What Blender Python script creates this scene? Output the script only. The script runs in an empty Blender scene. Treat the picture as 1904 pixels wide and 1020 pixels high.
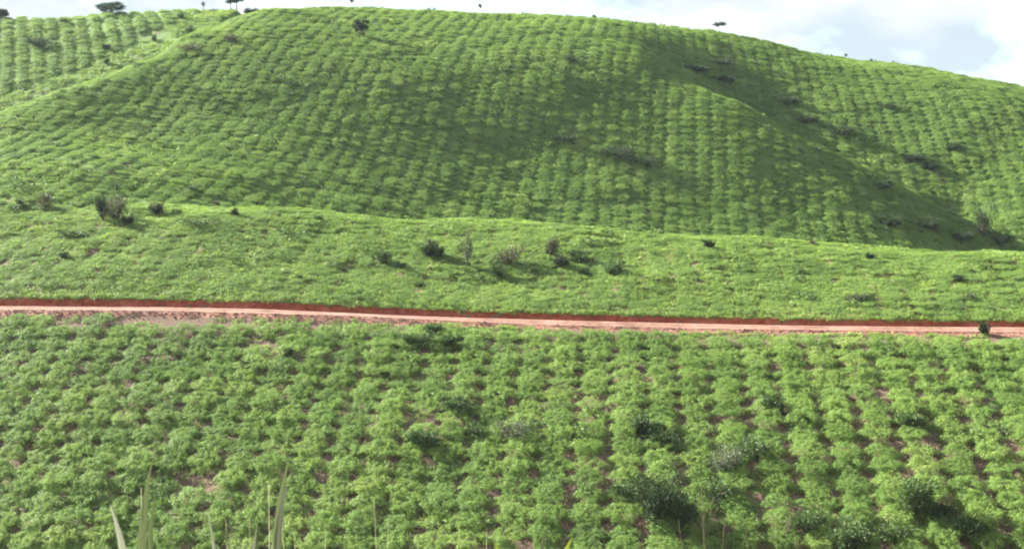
import bpy, math, random
import numpy as np
from mathutils import Vector

SC = bpy.context.scene
COL = SC.collection
R = math.radians
rng = np.random.default_rng(7)
random.seed(7)

# ------------------------------------------------------------------ camera, sky, sun, exposure
F = 2616.0                      # focal length in photograph pixels (1904 wide)
HZ = 330.0                      # photograph row of eye level
PITCH = math.atan((510 - HZ) / F)
CZ = 40.0                       # eye height above datum
cam_d = bpy.data.cameras.new('camera'); cam = bpy.data.objects.new('camera', cam_d); COL.objects.link(cam)
cam_d.sensor_width = 36.0; cam_d.lens = 36.0 * F / 1904.0
cam_d.clip_start = 0.2; cam_d.clip_end = 6000
cam.location = (0, 0, CZ); cam.rotation_euler = (math.pi / 2 - PITCH, 0, 0)
cam_d.dof.use_dof = True; cam_d.dof.focus_distance = 130; cam_d.dof.aperture_fstop = 14
SC.camera = cam

SUN_EL, SUN_AZ = R(27.3), R(-57)  # azimuth measured from +Y towards +X: the sun stands left and a little beyond the hill
to_sun = Vector((math.cos(SUN_EL) * math.sin(SUN_AZ), math.cos(SUN_EL) * math.cos(SUN_AZ), math.sin(SUN_EL)))
W = bpy.data.worlds.new('World'); SC.world = W; W.use_nodes = True
nt = W.node_tree; nt.nodes.clear()
def N(nt, t, **kw):
    n = nt.nodes.new(t)
    for k, v in kw.items():
        if k.startswith('i_'):
            key = k[2:]; key = int(key) if key.isdigit() else key.replace('_', ' ')
            n.inputs[key].default_value = v
        else: setattr(n, k, v)
    return n
def L(nt, a, ao, b, bi): nt.links.new(a.outputs[ao], b.inputs[bi])
sky = N(nt, 'ShaderNodeTexSky', sky_type='NISHITA', sun_disc=False, sun_elevation=SUN_EL, sun_rotation=SUN_AZ, altitude=600, air_density=1.0, dust_density=0.4, ozone_density=1.2)
tc = N(nt, 'ShaderNodeTexCoord'); mp = N(nt, 'ShaderNodeMapping'); mp.inputs['Scale'].default_value = (1, 1, 2.6)
mp.inputs['Location'].default_value = (0.75, 0.1, 0.05)
no = N(nt, 'ShaderNodeTexNoise', i_Scale=5.0, i_Detail=7.0, i_Roughness=0.55, i_Distortion=0.3)
cr = N(nt, 'ShaderNodeValToRGB'); cr.color_ramp.elements[0].position = 0.34; cr.color_ramp.elements[1].position = 0.48
no2 = N(nt, 'ShaderNodeTexNoise', i_Scale=7.0, i_Detail=5.0, i_Roughness=0.5)
cr2 = N(nt, 'ShaderNodeValToRGB'); cr2.color_ramp.elements[0].position = 0.38; cr2.color_ramp.elements[1].position = 0.62
cr2.color_ramp.elements[0].color = (1.9, 2.25, 2.5, 1); cr2.color_ramp.elements[1].color = (3.0, 3.0, 3.05, 1)
mx = N(nt, 'ShaderNodeMixRGB'); bg = N(nt, 'ShaderNodeBackground', i_Strength=0.052); wo = N(nt, 'ShaderNodeOutputWorld')
L(nt, tc, 'Generated', mp, 'Vector'); L(nt, mp, 0, no, 'Vector'); L(nt, mp, 0, no2, 'Vector')
L(nt, no, 0, cr, 0); L(nt, no2, 0, cr2, 0); L(nt, cr, 0, mx, 0); L(nt, sky, 0, mx, 1); L(nt, cr2, 0, mx, 2); L(nt, mx, 0, bg, 0); L(nt, bg, 0, wo, 0)

sun_d = bpy.data.lights.new('sun', 'SUN'); sun_d.energy = 5.0; sun_d.angle = R(0.53); sun_d.color = (1.0, 0.95, 0.86)
sun = bpy.data.objects.new('sun', sun_d); COL.objects.link(sun); sun.location = to_sun * 100 + Vector((0, 0, CZ))
sun.rotation_euler = to_sun.to_track_quat('Z', 'Y').to_euler()
SC.view_settings.view_transform = 'Standard'; SC.view_settings.look = 'None'; SC.view_settings.gamma = 1
SC.view_settings.use_curve_mapping = False; SC.view_settings.exposure = 2.8
SC.cycles.filter_width = 2.0
SC.cycles.max_bounces = 6; SC.cycles.diffuse_bounces = 3; SC.cycles.transmission_bounces = 4; SC.cycles.transparent_max_bounces = 4
SC.cycles.use_denoising = True

# ------------------------------------------------------------------ terrain heights
SP, CP = math.sin(PITCH), math.cos(PITCH)
def ray(px, py):
    u = (px - 952.0) / F; v = (510.0 - py) / F
    return np.array([u, CP + v * SP, -SP + v * CP])
def at(px, py, Y):
    d = ray(px, py); return d * (Y / d[1])                       # relative to the eye
def project(x, y, z):
    f = y * CP - z * SP; up = y * SP + z * CP
    return 952 + F * x / f, 510 - F * up / f

class TPS:
    def __init__(s, P, reg=0.02):
        P = np.asarray(P, float); s.c = P[:, :2]; n = len(P)
        s.k = 40.0
        A = np.zeros((n + 3, n + 3)); A[:n, :n] = s.phi(s.c, s.c) + reg * np.eye(n)
        A[:n, n] = 1; A[:n, n + 1:] = s.c / s.k; A[n, :n] = 1; A[n + 1:, :n] = (s.c / s.k).T
        s.w = np.linalg.solve(A, np.r_[P[:, 2], 0, 0, 0])
    def phi(s, a, b):
        d2 = ((a[:, None, :] - b[None, :, :]) ** 2).sum(2) / s.k ** 2
        return 0.5 * d2 * np.log(d2 + 1e-12)
    def __call__(s, x, y):
        x, y = np.broadcast_arrays(np.asarray(x, float), np.asarray(y, float)); sh = x.shape
        q = np.c_[x.ravel(), y.ravel()]; out = np.empty(len(q)); n = len(s.c)
        for i in range(0, len(q), 40000):
            p = q[i:i + 40000]
            out[i:i + 40000] = s.phi(p, s.c) @ s.w[:n] + s.w[n] + (p / s.k) @ s.w[n + 1:]
        return out.reshape(sh)

def pts(rows): return [tuple(at(*r)) for r in rows]
# slope facing the camera, with the road
A_PTS = pts([(0, 1020, 91), (0, 800, 103), (0, 690, 111.5), (0, 566, 121), (0, 470, 133), (0, 380, 149),
             (480, 1020, 90), (480, 800, 101.5), (480, 690, 110), (480, 572, 119.5), (480, 480, 131.5), (480, 386, 149),
             (952, 1020, 88), (952, 800, 100), (952, 690, 108), (952, 592, 117), (952, 500, 129.5), (952, 412, 149),
             (1430, 1020, 86), (1430, 800, 98), (1430, 690, 106), (1430, 603, 114.5), (1430, 520, 125), (1430, 446, 145),
             (1904, 1020, 84), (1904, 800, 96), (1904, 690, 104), (1904, 607, 112), (1904, 535, 122), (1904, 470, 140),
             (2300, 1020, 82), (2300, 800, 94), (2300, 612, 110), (2300, 490, 137), (-350, 1020, 93), (-350, 800, 105), (-350, 562, 123), (-350, 378, 150)])
A_PTS += [(-62, 170, -3.5), (-40, 168, -6), (-20, 168, -9), (0, 166, -10), (25, 163, -12), (50, 160, -14), (75, 158, -15),
          (-62, 200, -12), (0, 200, -22), (60, 200, -28), (-40, 72, -31), (0, 70, -31), (40, 68, -30)]
fA = TPS(A_PTS)
# big hill with its two spurs
B_PTS = pts([(0, 366, 150), (0, 300, 165), (0, 250, 178), (0, 212, 187), (-350, 330, 160), (-350, 290, 180),
             (150, 300, 166), (150, 240, 183), (150, 200, 190), (150, 155, 197),
             (250, 320, 164), (250, 260, 181.5), (250, 200, 194.5), (250, 110, 209), (340, 62, 222), (340, 130, 210), (430, 32, 238),
             (400, 355, 162), (400, 290, 177), (400, 200, 195), (400, 120, 209.5), (430, 62, 225),
             (640, 380, 169), (640, 310, 182), (640, 220, 196), (640, 130, 209.5), (640, 70, 224), (640, 37, 238), (640, 19, 256),
             (952, 400, 177), (952, 300, 192.5), (952, 200, 204), (952, 115, 216), (952, 70, 228), (952, 44, 241), (952, 30, 256),
             (1200, 430, 176), (1200, 300, 194.5), (1200, 200, 207), (1200, 105, 221), (1200, 68, 236), (1200, 49, 254),
             (1400, 440, 178.5), (1400, 340, 190.3), (1400, 260, 199.7), (1370, 190, 209), (1330, 65, 254),
             (1550, 440, 179), (1530, 350, 190.5), (1510, 262, 203), (1620, 400, 187), (1640, 322, 199), (1740, 440, 185), (1760, 390, 193), (1470, 93, 254),
             # right-hand spur beyond the ravine
             (1300, 95, 240), (1440, 150, 235), (1440, 196, 228), (1560, 200, 225.5), (1560, 250, 217.5), (1700, 240, 219.5), (1700, 310, 208), (1850, 290, 211), (1850, 360, 200), (1904, 430, 190),
             (1530, 113, 256), (1660, 122, 258), (1800, 148, 256), (1904, 166, 253), (1700, 165, 234), (1850, 210, 221), (2300, 260, 240), (2300, 350, 210), (2300, 470, 180)])
def dip(px, py, Y, dz):
    p = at(px, py, Y); return (p[0], p[1], p[2] - dz)
B_PTS += [dip(1260, 120, 229, 1.2), dip(1390, 185, 218, 2.4), dip(1530, 262, 210.5, 2.6), dip(1660, 325, 203.5, 2.2), dip(1790, 400, 197, 2.2), dip(1880, 470, 184, 1.6)]
B_PTS += [dip(0, 212, 203, 6), dip(150, 155, 212, 6), dip(250, 110, 224, 6), dip(340, 62, 238, 5), dip(-350, 290, 200, 5),
          (-60, 300, 18), (0, 300, 27), (60, 300, 22), (110, 300, 10), (-60, 140, -9), (0, 150, -14), (50, 148, -16)]
fB = TPS(B_PTS)
# farther hill at the left
D_PTS = pts([(0, 38, 264), (200, 30, 264), (340, 22, 264), (430, 20, 266), (-350, 44, 262),
             (0, 205, 217), (0, 120, 237), (0, 70, 250), (150, 150, 228), (150, 80, 246), (340, 58, 248), (-350, 200, 220), (-350, 110, 240)])
D_PTS += [(-100, 300, 22), (-60, 300, 24), (-100, 200, 2), (-60, 205, 4)]
fD = TPS(D_PTS)

def smooth(a, b, x):
    t = np.clip((x - a) / (b - a), 0, 1); return t * t * (3 - 2 * t)
def smax(a, b, k):
    h = np.clip(0.5 + 0.5 * (a - b) / k, 0, 1); return b * (1 - h) + a * h + k * h * (1 - h)
_perm = np.random.default_rng(3).random((256, 256))
def vnoise(x, y):
    x = np.asarray(x, float); y = np.asarray(y, float)
    xi = np.floor(x).astype(int); yi = np.floor(y).astype(int); fx = x - xi; fy = y - yi
    fx = fx * fx * (3 - 2 * fx); fy = fy * fy * (3 - 2 * fy); g = lambda i, j: _perm[i & 255, j & 255]
    return (g(xi, yi) * (1 - fx) + g(xi + 1, yi) * fx) * (1 - fy) + (g(xi, yi + 1) * (1 - fx) + g(xi + 1, yi + 1) * fx) * fy
def fbm(x, y, o=3):
    s = 0; a = 0.5
    for i in range(o): s = s + a * vnoise(x * 2 ** i + 17 * i, y * 2 ** i + 5 * i); a *= 0.5
    return s / (1 - 0.5 ** o)

# road centre line as a function of X
_rp = np.array([at(px, py, Y) for px, py, Y in [(-350, 562, 123), (0, 566, 121), (300, 568, 120.3), (640, 577, 118.9), (800, 584.5, 118), (1000, 593.5, 116.8), (1300, 601, 115.1), (1600, 604.5, 113.5), (1904, 607, 112), (2300, 611, 110)]])
def road_y(x): return np.interp(x, _rp[:, 0], _rp[:, 1])
def road_z(x): return np.interp(x, _rp[:, 0], _rp[:, 2])
ROAD_W = 1.2
def bank_off(x): return 0.30 * (fbm(x * 0.55, x * 0 + 3.3) - 0.5) + 0.2 * (vnoise(x * 2.1, x * 0 + 9.1) - 0.5)

def spill_off(x): return 0.25 * (vnoise(x * 0.8, x * 0 + 1.7) - 0.5)
def heights(x, y, detail=True):
    """terrain height relative to the eye, class id (0 own hillside, 1 near slope, 2 big hill, 3 left hill, 4 road, 5 cut bank, 6 spill)"""
    x = np.asarray(x, float); y = np.asarray(y, float)
    xc = np.clip(x, -125, 125); yc = np.clip(y, -60, 310)
    a = fA(xc, np.clip(yc, 66, 215)) - 3.0 * np.maximum(0, 66 - yc) * 0.1
    b = np.where(yc > 135, fB(xc, np.maximum(yc, 130)), -60)
    d = np.where(yc > 190, fD(xc, np.maximum(yc, 190)), -60) - 1.2 * np.maximum(0, xc + 52) - 0.25 * np.maximum(0, 205 - yc)
    own = -1.75 - 0.44 * yc - 0.012 * xc
    bump = (fbm(x * 0.16, y * 0.16) - 0.5) * 0.9 + (fbm(x * 0.7, y * 0.7, 2) - 0.5) * 0.22 if detail else 0.0
    t = y - road_y(xc); zr = road_z(xc) - 0.28
    damp = smooth(1.0, 9.0, np.abs(t))
    a2 = a + bump * damp + 0.0
    up = ROAD_W + bank_off(xc); cut = zr + np.maximum(0, t - up) * 2.6
    dn = ROAD_W + spill_off(xc)
    fill = zr - np.maximum(0, -t - dn) * (0.55 + 0.3 * fbm(xc * 0.3, xc * 0 + 7))
    nat = a2
    a3 = np.where(t > 0, np.minimum(nat, cut), np.maximum(nat, fill))
    near = np.abs(t) < 9
    a3 = np.where(near, a3, nat)
    cls = np.where(near & (t > -dn) & (t <= up), 4, 1)
    cls = np.where(near & (t > up) & (nat - a3 > 0.02), 5, cls)
    cls = np.where(near & (t <= -dn) & (t > -dn - 0.2 - 0.9 * fbm(xc * 0.9, xc * 0 + 4.4)), 6, cls)
    hill = smax(b, d, 0.6) + bump
    z = smax(a3, hill, 1.5); cls = np.where(hill > a3, np.where(d > b, 3, 2), cls)
    z = np.where(near, a3, z)
    z = np.where(own > z, own + bump * 0.3, z); cls = np.where(own > a3, np.where(y < 75, 0, cls), cls)
    w = np.maximum(smooth(125, 260, np.abs(x)), np.maximum(smooth(300, 460, y), smooth(-60, -160, y)))
    return z * (1 - w) + (-22) * w + 6 * w * (fbm(x * 0.008, y * 0.008) - 0.5), cls
def ground_z(x, y): return float(heights(np.array([x]), np.array([y]))[0][0])
def ground_pix(px, py, y0=60.0, y1=300.0):
    d = ray(px, py); Y = np.arange(y0, y1, 0.2); X = d[0] / d[1] * Y; Zr = d[2] / d[1] * Y
    z, _ = heights(X, Y); hit = np.nonzero(z >= Zr)[0]
    i = hit[0] if len(hit) else int(np.argmax(z - Zr))
    return X[i], Y[i], z[i]

# ------------------------------------------------------------------ materials
MAT = {}
def mat(name, rough=0.8):
    m = bpy.data.materials.new(name); m.use_nodes = True; MAT[name] = m; t = m.node_tree
    b = t.nodes['Principled BSDF']; b.inputs['Roughness'].default_value = rough; b.inputs['Specular IOR Level'].default_value = 0.1
    return m, t, b
def ramp(t, cols, poss=None):
    r = N(t, 'ShaderNodeValToRGB'); e = r.color_ramp.elements
    while len(e) < len(cols): e.new(0.5)
    for i, c in enumerate(cols):
        e[i].position = poss[i] if poss else i / (len(cols) - 1); e[i].color = (*c, 1)
    return r
def leaf_mat(name, cols, transl=0.35, patch=0.35, obj_rand=0.35, rough=0.55, tcol=(1.1, 1.18, 0.7)):
    m, t, b = mat(name, rough)
    at_ = N(t, 'ShaderNodeAttribute', attribute_name='tint'); oi = N(t, 'ShaderNodeObjectInfo'); g = N(t, 'ShaderNodeNewGeometry')
    nz = N(t, 'ShaderNodeTexNoise', i_Scale=0.09, i_Detail=3.0); L(t, g, 'Position', nz, 'Vector')
    m1 = N(t, 'ShaderNodeMath', operation='MULTIPLY_ADD', i_1=obj_rand, i_2=0.0); L(t, oi, 'Random', m1, 0)
    m2 = N(t, 'ShaderNodeMath', operation='MULTIPLY_ADD', i_1=patch * 2); L(t, nz, 0, m2, 0); L(t, m1, 0, m2, 2)
    m3 = N(t, 'ShaderNodeMath', operation='MULTIPLY_ADD', i_1=1.0 - patch - obj_rand); L(t, at_, 'Fac', m3, 0); L(t, m2, 0, m3, 2)
    m4 = N(t, 'ShaderNodeMath', operation='SUBTRACT', i_1=patch * 0.5); L(t, m3, 0, m4, 0)
    r = ramp(t, cols); L(t, m4, 0, r, 0); L(t, r, 0, b, 'Base Color')
    tr = N(t, 'ShaderNodeBsdfTranslucent'); mc = N(t, 'ShaderNodeMixRGB', blend_type='MULTIPLY'); mc.inputs[0].default_value = 1; mc.inputs[2].default_value = (*tcol, 1)
    L(t, r, 0, mc, 1); L(t, mc, 0, tr, 0)
    ms = N(t, 'ShaderNodeMixShader'); ms.inputs[0].default_value = transl; out = t.nodes['Material Output']
    L(t, b, 0, ms, 1); L(t, tr, 0, ms, 2); L(t, ms, 0, out, 0)
    return m
CROP = leaf_mat('crop_leaf', [(0.088, 0.155, 0.042), (0.145, 0.235, 0.06), (0.20, 0.298, 0.076), (0.285, 0.36, 0.115)], 0.35, 0.38, 0.42)
GRASS = leaf_mat('grass_blade', [(0.11, 0.185, 0.045), (0.168, 0.257, 0.062), (0.222, 0.308, 0.08), (0.305, 0.36, 0.115)], 0.35, 0.4, 0.3)
DARK = leaf_mat('dark_leaf', [(0.014, 0.028, 0.014), (0.025, 0.045, 0.018), (0.038, 0.064, 0.024), (0.06, 0.095, 0.032)], 0.15, 0.2, 0.2)
MIDL = leaf_mat('mid_leaf', [(0.03, 0.055, 0.024), (0.05, 0.085, 0.033), (0.07, 0.115, 0.04), (0.095, 0.15, 0.05)], 0.2, 0.2, 0.2)
DRY = leaf_mat('dry_leaf', [(0.05, 0.052, 0.03), (0.085, 0.082, 0.046), (0.10, 0.11, 0.055), (0.085, 0.12, 0.045)], 0.15, 0.2, 0.2, tcol=(1, 1, .8))
GREY = leaf_mat('grey_leaf', [(0.045, 0.065, 0.04), (0.07, 0.095, 0.058), (0.095, 0.12, 0.075), (0.12, 0.15, 0.095)], 0.2, 0.2, 0.2, tcol=(1, 1.05, .8))
PALE = leaf_mat('pale_blade', [(0.24, 0.28, 0.21), (0.29, 0.32, 0.26), (0.33, 0.36, 0.31), (0.37, 0.39, 0.34)], 0.15, 0.1, 0.1, tcol=(1, 1, .85))
BLADE = leaf_mat('green_blade', [(0.085, 0.12, 0.07), (0.11, 0.145, 0.09), (0.13, 0.165, 0.105), (0.16, 0.19, 0.125)], 0.12, 0.1, 0.1)
YELLOW = leaf_mat('yellow_leaf', [(0.12, 0.18, 0.03), (0.15, 0.21, 0.035), (0.19, 0.23, 0.045), (0.22, 0.24, 0.06)], 0.2, 0.1, 0.1)

def wood(name, c0, c1, sc=9):
    m, t, b = mat(name, 0.9); g = N(t, 'ShaderNodeTexCoord'); nz = N(t, 'ShaderNodeTexNoise', i_Scale=float(sc), i_Detail=4.0)
    L(t, g, 'Object', nz, 'Vector'); r = ramp(t, [c0, c1], [0.3, 0.7]); L(t, nz, 0, r, 0); L(t, r, 0, b, 'Base Color'); return m
BARK = wood('bark', (0.05, 0.035, 0.025), (0.13, 0.10, 0.07))
TWIG = wood('twig', (0.12, 0.09, 0.06), (0.26, 0.22, 0.16))
STALK = wood('stalk', (0.32, 0.34, 0.2), (0.5, 0.5, 0.34))

def ground_mat(name, soil, weed, cover, scale=0.5):
    m, t, b = mat(name, 0.95); g = N(t, 'ShaderNodeNewGeometry')
    n1 = N(t, 'ShaderNodeTexNoise', i_Scale=scale, i_Detail=6.0, i_Roughness=0.65); L(t, g, 'Position', n1, 'Vector')
    n2 = N(t, 'ShaderNodeTexNoise', i_Scale=6.0, i_Detail=5.0, i_Roughness=0.7); L(t, g, 'Position', n2, 'Vector')
    n3 = N(t, 'ShaderNodeTexNoise', i_Scale=0.06, i_Detail=2.0); L(t, g, 'Position', n3, 'Vector')
    rs = ramp(t, soil, [0.3, 0.55, 0.8]); L(t, n2, 0, rs, 0); rw = ramp(t, weed, [0.3, 0.5, 0.7]); L(t, n2, 0, rw, 0)
    ad = N(t, 'ShaderNodeMath', operation='MULTIPLY_ADD', i_1=0.5); L(t, n3, 0, ad, 0); L(t, n1, 0, ad, 2)
    rc = ramp(t, [(0, 0, 0), (1, 1, 1)], [cover - 0.05, cover + 0.05]); L(t, ad, 0, rc, 0)
    mx = N(t, 'ShaderNodeMixRGB'); L(t, rc, 0, mx, 0); L(t, rs, 0, mx, 1); L(t, rw, 0, mx, 2); L(t, mx, 0, b, 'Base Color')
    bp = N(t, 'ShaderNodeBump', i_Strength=0.6, i_Distance=0.15); L(t, n2, 0, bp, 'Height'); L(t, bp, 0, b, 'Normal'); return m
SOIL = [(0.07, 0.045, 0.03), (0.14, 0.095, 0.07), (0.24, 0.175, 0.135)]
WEED = [(0.05, 0.09, 0.025), (0.09, 0.15, 0.035), (0.14, 0.21, 0.05)]
G_NEAR = ground_mat('near_slope_soil', SOIL, WEED, 0.84)
G_HILL = ground_mat('hill_soil', [(0.07, 0.06, 0.04), (0.12, 0.10, 0.06), (0.18, 0.14, 0.09)], WEED, 0.6)
def dirt(name, cols, sc, bump):
    m, t, b = mat(name, 0.95); g = N(t, 'ShaderNodeNewGeometry')
    n = N(t, 'ShaderNodeTexNoise', i_Scale=sc, i_Detail=6.0, i_Roughness=0.7); L(t, g, 'Position', n, 'Vector')
    n2 = N(t, 'ShaderNodeTexNoise', i_Scale=0.35, i_Detail=3.0); L(t, g, 'Position', n2, 'Vector')
    ad = N(t, 'ShaderNodeMath', operation='MULTIPLY_ADD', i_1=0.6, i_2=-0.3); L(t, n2, 0, ad, 0)
    a2 = N(t, 'ShaderNodeMath', operation='ADD'); L(t, n, 0, a2, 0); L(t, ad, 0, a2, 1)
    r = ramp(t, cols, [0.25, 0.5, 0.75]); L(t, a2, 0, r, 0); L(t, r, 0, b, 'Base Color')
    bp = N(t, 'ShaderNodeBump', i_Strength=bump, i_Distance=0.2); L(t, n, 0, bp, 'Height'); L(t, bp, 0, b, 'Normal'); return m
M_ROAD = dirt('road_dirt', [(0.13, 0.07, 0.05), (0.205, 0.118, 0.088), (0.27, 0.165, 0.128)], 0.9, 0.15)
M_BANK = dirt('bank_clay', [(0.17, 0.042, 0.024), (0.33, 0.085, 0.048), (0.45, 0.17, 0.11)], 2.2, 0.8)
M_SPILL = dirt('spill_dirt', [(0.15, 0.068, 0.048), (0.25, 0.13, 0.095), (0.34, 0.205, 0.155)], 3.0, 0.8)

# ------------------------------------------------------------------ mesh helpers
def link(name, me, m=None, parent=None):
    o = bpy.data.objects.new(name, me); COL.objects.link(o)
    if m is not None and len(me.materials) == 0: me.materials.append(m)
    if parent is not None: o.parent = parent
    return o
def tag(o, label, cat, group=None):
    o['label'] = label; o['category'] = cat
    if group: o['group'] = group
    return o
def mesh_from(name, V, Fq, tint=None, smooth_=False):
    """V (n,3) array, Fq (m,4) or (m,3) array"""
    me = bpy.data.meshes.new(name); V = np.asarray(V, np.float32); Fq = np.asarray(Fq, np.int32); k = Fq.shape[1]
    me.vertices.add(len(V)); me.vertices.foreach_set('co', V.ravel())
    me.loops.add(Fq.size); me.loops.foreach_set('vertex_index', Fq.ravel())
    me.polygons.add(len(Fq)); me.polygons.foreach_set('loop_start', np.arange(0, Fq.size, k, dtype=np.int32))
    me.polygons.foreach_set('use_smooth', np.full(len(Fq), smooth_))
    if tint is not None:
        a = me.attributes.new('tint', 'FLOAT', 'POINT'); a.data.foreach_set('value', np.asarray(tint, np.float32))
    me.update(); me.validate(); return me
def unit(v): return v / np.maximum(1e-9, np.linalg.norm(v, axis=-1, keepdims=True))
def leaves(P, D, ln, wd, r, droop=0.25, tint=None, lay=None):
    """rhombic, slightly folded leaves: base P, direction D"""
    n = len(P); D = unit(D); rv = unit(r.normal(size=(n, 3))) if lay is None else unit(r.normal(size=(n, 3)) * 0.42 + lay); S = unit(np.cross(D, rv)); Nn = np.cross(S, D)
    ln = np.broadcast_to(ln, n)[:, None]; wd = np.broadcast_to(wd, n)[:, None]
    mid = P + D * ln * 0.45; tip = P + D * ln - np.array([0, 0, 1.0]) * ln * droop
    V = np.stack([P, mid + S * wd * .5 + Nn * wd * .12, tip, mid - S * wd * .5 + Nn * wd * .12], 1).reshape(-1, 3)
    Fq = np.arange(4 * n).reshape(n, 4); tt = r.random(n) if tint is None else tint
    return V, Fq, np.repeat(tt, 4)
def tube(path, rad, sides=5):
    path = np.asarray(path, float); n = len(path); rad = np.broadcast_to(rad, n)
    T = unit(np.gradient(path, axis=0)); ref = np.array([0.31, 0.17, 0.2]); U = unit(np.cross(T, ref + 0 * T)); Vv = np.cross(T, U)
    a = np.linspace(0, 2 * np.pi, sides, endpoint=False)
    V = (path[:, None] + rad[:, None, None] * (np.cos(a)[None, :, None] * U[:, None] + np.sin(a)[None, :, None] * Vv[:, None])).reshape(-1, 3)
    i = np.arange(n - 1)[:, None] * sides; j = np.arange(sides)[None]; j2 = (j + 1) % sides
    return V, np.stack([i + j, i + j2, i + sides + j2, i + sides + j], -1).reshape(-1, 4)
class Acc:
    def __init__(s): s.V = []; s.F = []; s.T = []; s.n = 0
    def add(s, V, Fq, T=None):
        s.V.append(V); s.F.append(Fq + s.n); s.T.append(np.full(len(V), 0.5) if T is None else T); s.n += len(V)
    def mesh(s, name, smooth_=False): return mesh_from(name, np.concatenate(s.V), np.concatenate(s.F), np.concatenate(s.T), smooth_)

# ------------------------------------------------------------------ ground sheets
xs = np.unique(np.r_[np.linspace(-1800, -140, 14), np.arange(-128, -62, 0.8), np.arange(-62, 62, 0.45), np.arange(62, 128.01, 0.8), np.linspace(140, 1800, 14)])
ts = np.unique(np.round(np.r_[np.linspace(-900, -190, 8), np.arange(-170, -8, 1.0), np.arange(-8, -4, 0.5), np.arange(-4, 4.01, 0.14), np.arange(4.4, 12, 0.6), np.arange(12, 200, 0.9), np.linspace(210, 1900, 16)], 3))
GX, GT = np.meshgrid(xs, ts, indexing='ij'); GY = GT + road_y(np.clip(GX, -125, 125))
xc_ = np.clip(GX, -125, 125); GY = GY + bank_off(xc_) * np.exp(-((GT - ROAD_W) / 0.8) ** 2) + spill_off(xc_) * -np.exp(-((GT + ROAD_W) / 0.8) ** 2)
GZ, _ = heights(GX, GY)
GV = np.stack([GX, GY, GZ + CZ], -1).reshape(-1, 3); nx, ny = GX.shape
ii, jj = np.meshgrid(np.arange(nx - 1), np.arange(ny - 1), indexing='ij'); base = (ii * ny + jj).ravel()
GF = np.stack([base, base + ny, base + ny + 1, base + 1], -1)
cen = GV[GF].mean(1); _, FC = heights(cen[:, 0], cen[:, 1])
far = (np.abs(cen[:, 0]) > 128) | (cen[:, 1] > 312) | (cen[:, 1] < -70)
FC = np.where(far, 7, FC)
for cid, nm, m in [(0, 'foreground_hillside', G_NEAR), (1, 'near_slope_ground', G_NEAR), (2, 'main_hill_terrain', G_HILL), (3, 'left_hill_terrain', G_HILL),
                   (4, 'dirt_road', M_ROAD), (5, 'road_cut_bank', M_BANK), (6, 'road_spill_slope', M_SPILL), (7, 'far_ground', G_HILL)]:
    f = GF[FC == cid]
    if not len(f): continue
    u, inv = np.unique(f, return_inverse=True)
    o = link(nm, mesh_from(nm, GV[u], inv.reshape(-1, 4), None, cid not in (5, 6)), m); o['kind'] = 'structure'

# ------------------------------------------------------------------ crop bushes
CELL = (2.45, 1.75)
def crop_bush(seed, hx=1.32, hy=1.02, Hh=0.5, n=3900, ll=0.125, hole=0.46):
    """a low ragged plant of feathery sprays that fills its place in the row; the corners between four plants stay open"""
    r = np.random.default_rng(seed); nsp = 130
    bx = (r.random(nsp) * 2 - 1) * hx; by = (r.random(nsp) * 2 - 1) * hy; i = r.integers(0, nsp, n)
    sd = np.arctan2(by, bx) + r.normal(size=nsp) * 1.2; rise = r.random(nsp) ** 1.5; ln = 0.4 + .35 * r.random(nsp); tone = r.random(nsp); hgt = r.random(nsp)
    t = r.random(n); lx = r.normal(size=n) * 0.06 * (1.2 - t)
    X = bx[i] + (t - .4) * ln[i] * np.cos(sd[i]) - lx * np.sin(sd[i]); Y = by[i] + (t - .4) * ln[i] * np.sin(sd[i]) + lx * np.cos(sd[i])
    edge = np.maximum(np.abs(X) / hx, np.abs(Y) / hy)
    z = Hh * (0.62 + 0.42 * hgt[i]) * (1 - 0.4 * np.clip((edge - .55) / .6, 0, 1) ** 1.5) + rise[i] * (t - .9 * t * t) * 0.5 - 0.14 * r.random(n) ** 3
    keep = np.ones(n, bool)
    for cx in (-1, 1):
        for cy in (-1, 1):
            hr = hole * (0.75 + 0.5 * r.random()); keep &= np.hypot((X - cx * CELL[0] / 2) / 1.15, Y - cy * CELL[1] / 2) > hr * (0.8 + .35 * r.random(n))
    P = np.stack([X, Y, np.maximum(z, 0.03)], -1) + r.normal(size=(n, 3)) * .025; side = np.where(r.random(n) < .5, -1, 1)
    D = np.stack([np.cos(sd[i]) * .9 - side * np.sin(sd[i]) * .8, np.sin(sd[i]) * .9 + side * np.cos(sd[i]) * .8, .35 * rise[i] - .1], -1) + r.normal(size=(n, 3)) * .25
    P, D, i, n = P[keep], D[keep], i[keep], int(keep.sum())
    V, Fq, T = leaves(P, D, ll * (.65 + 1.0 * r.random(n)), ll * .30, r, .25, np.clip(.1 + .42 * tone[i] + .48 * r.random(n), 0, 1), np.array([0, 0, 1.0]))
    me = mesh_from('crop_bush', V, Fq, T); me.materials.append(CROP); return me
BUSH = [crop_bush(100 + i, 1.30 + .03 * (i % 3), 1.0 + .04 * (i % 2), 0.56 + 0.05 * (i % 3), hole=.47 + .03 * (i % 4)) for i in range(8)]      # closed canopy with holes
BUSH += [crop_bush(200 + i, 1.06 + .04 * (i % 3), 1.02, 0.62 + 0.05 * (i % 3), hole=.55 + .03 * (i % 4)) for i in range(6)]                   # rows with open gaps between

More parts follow.
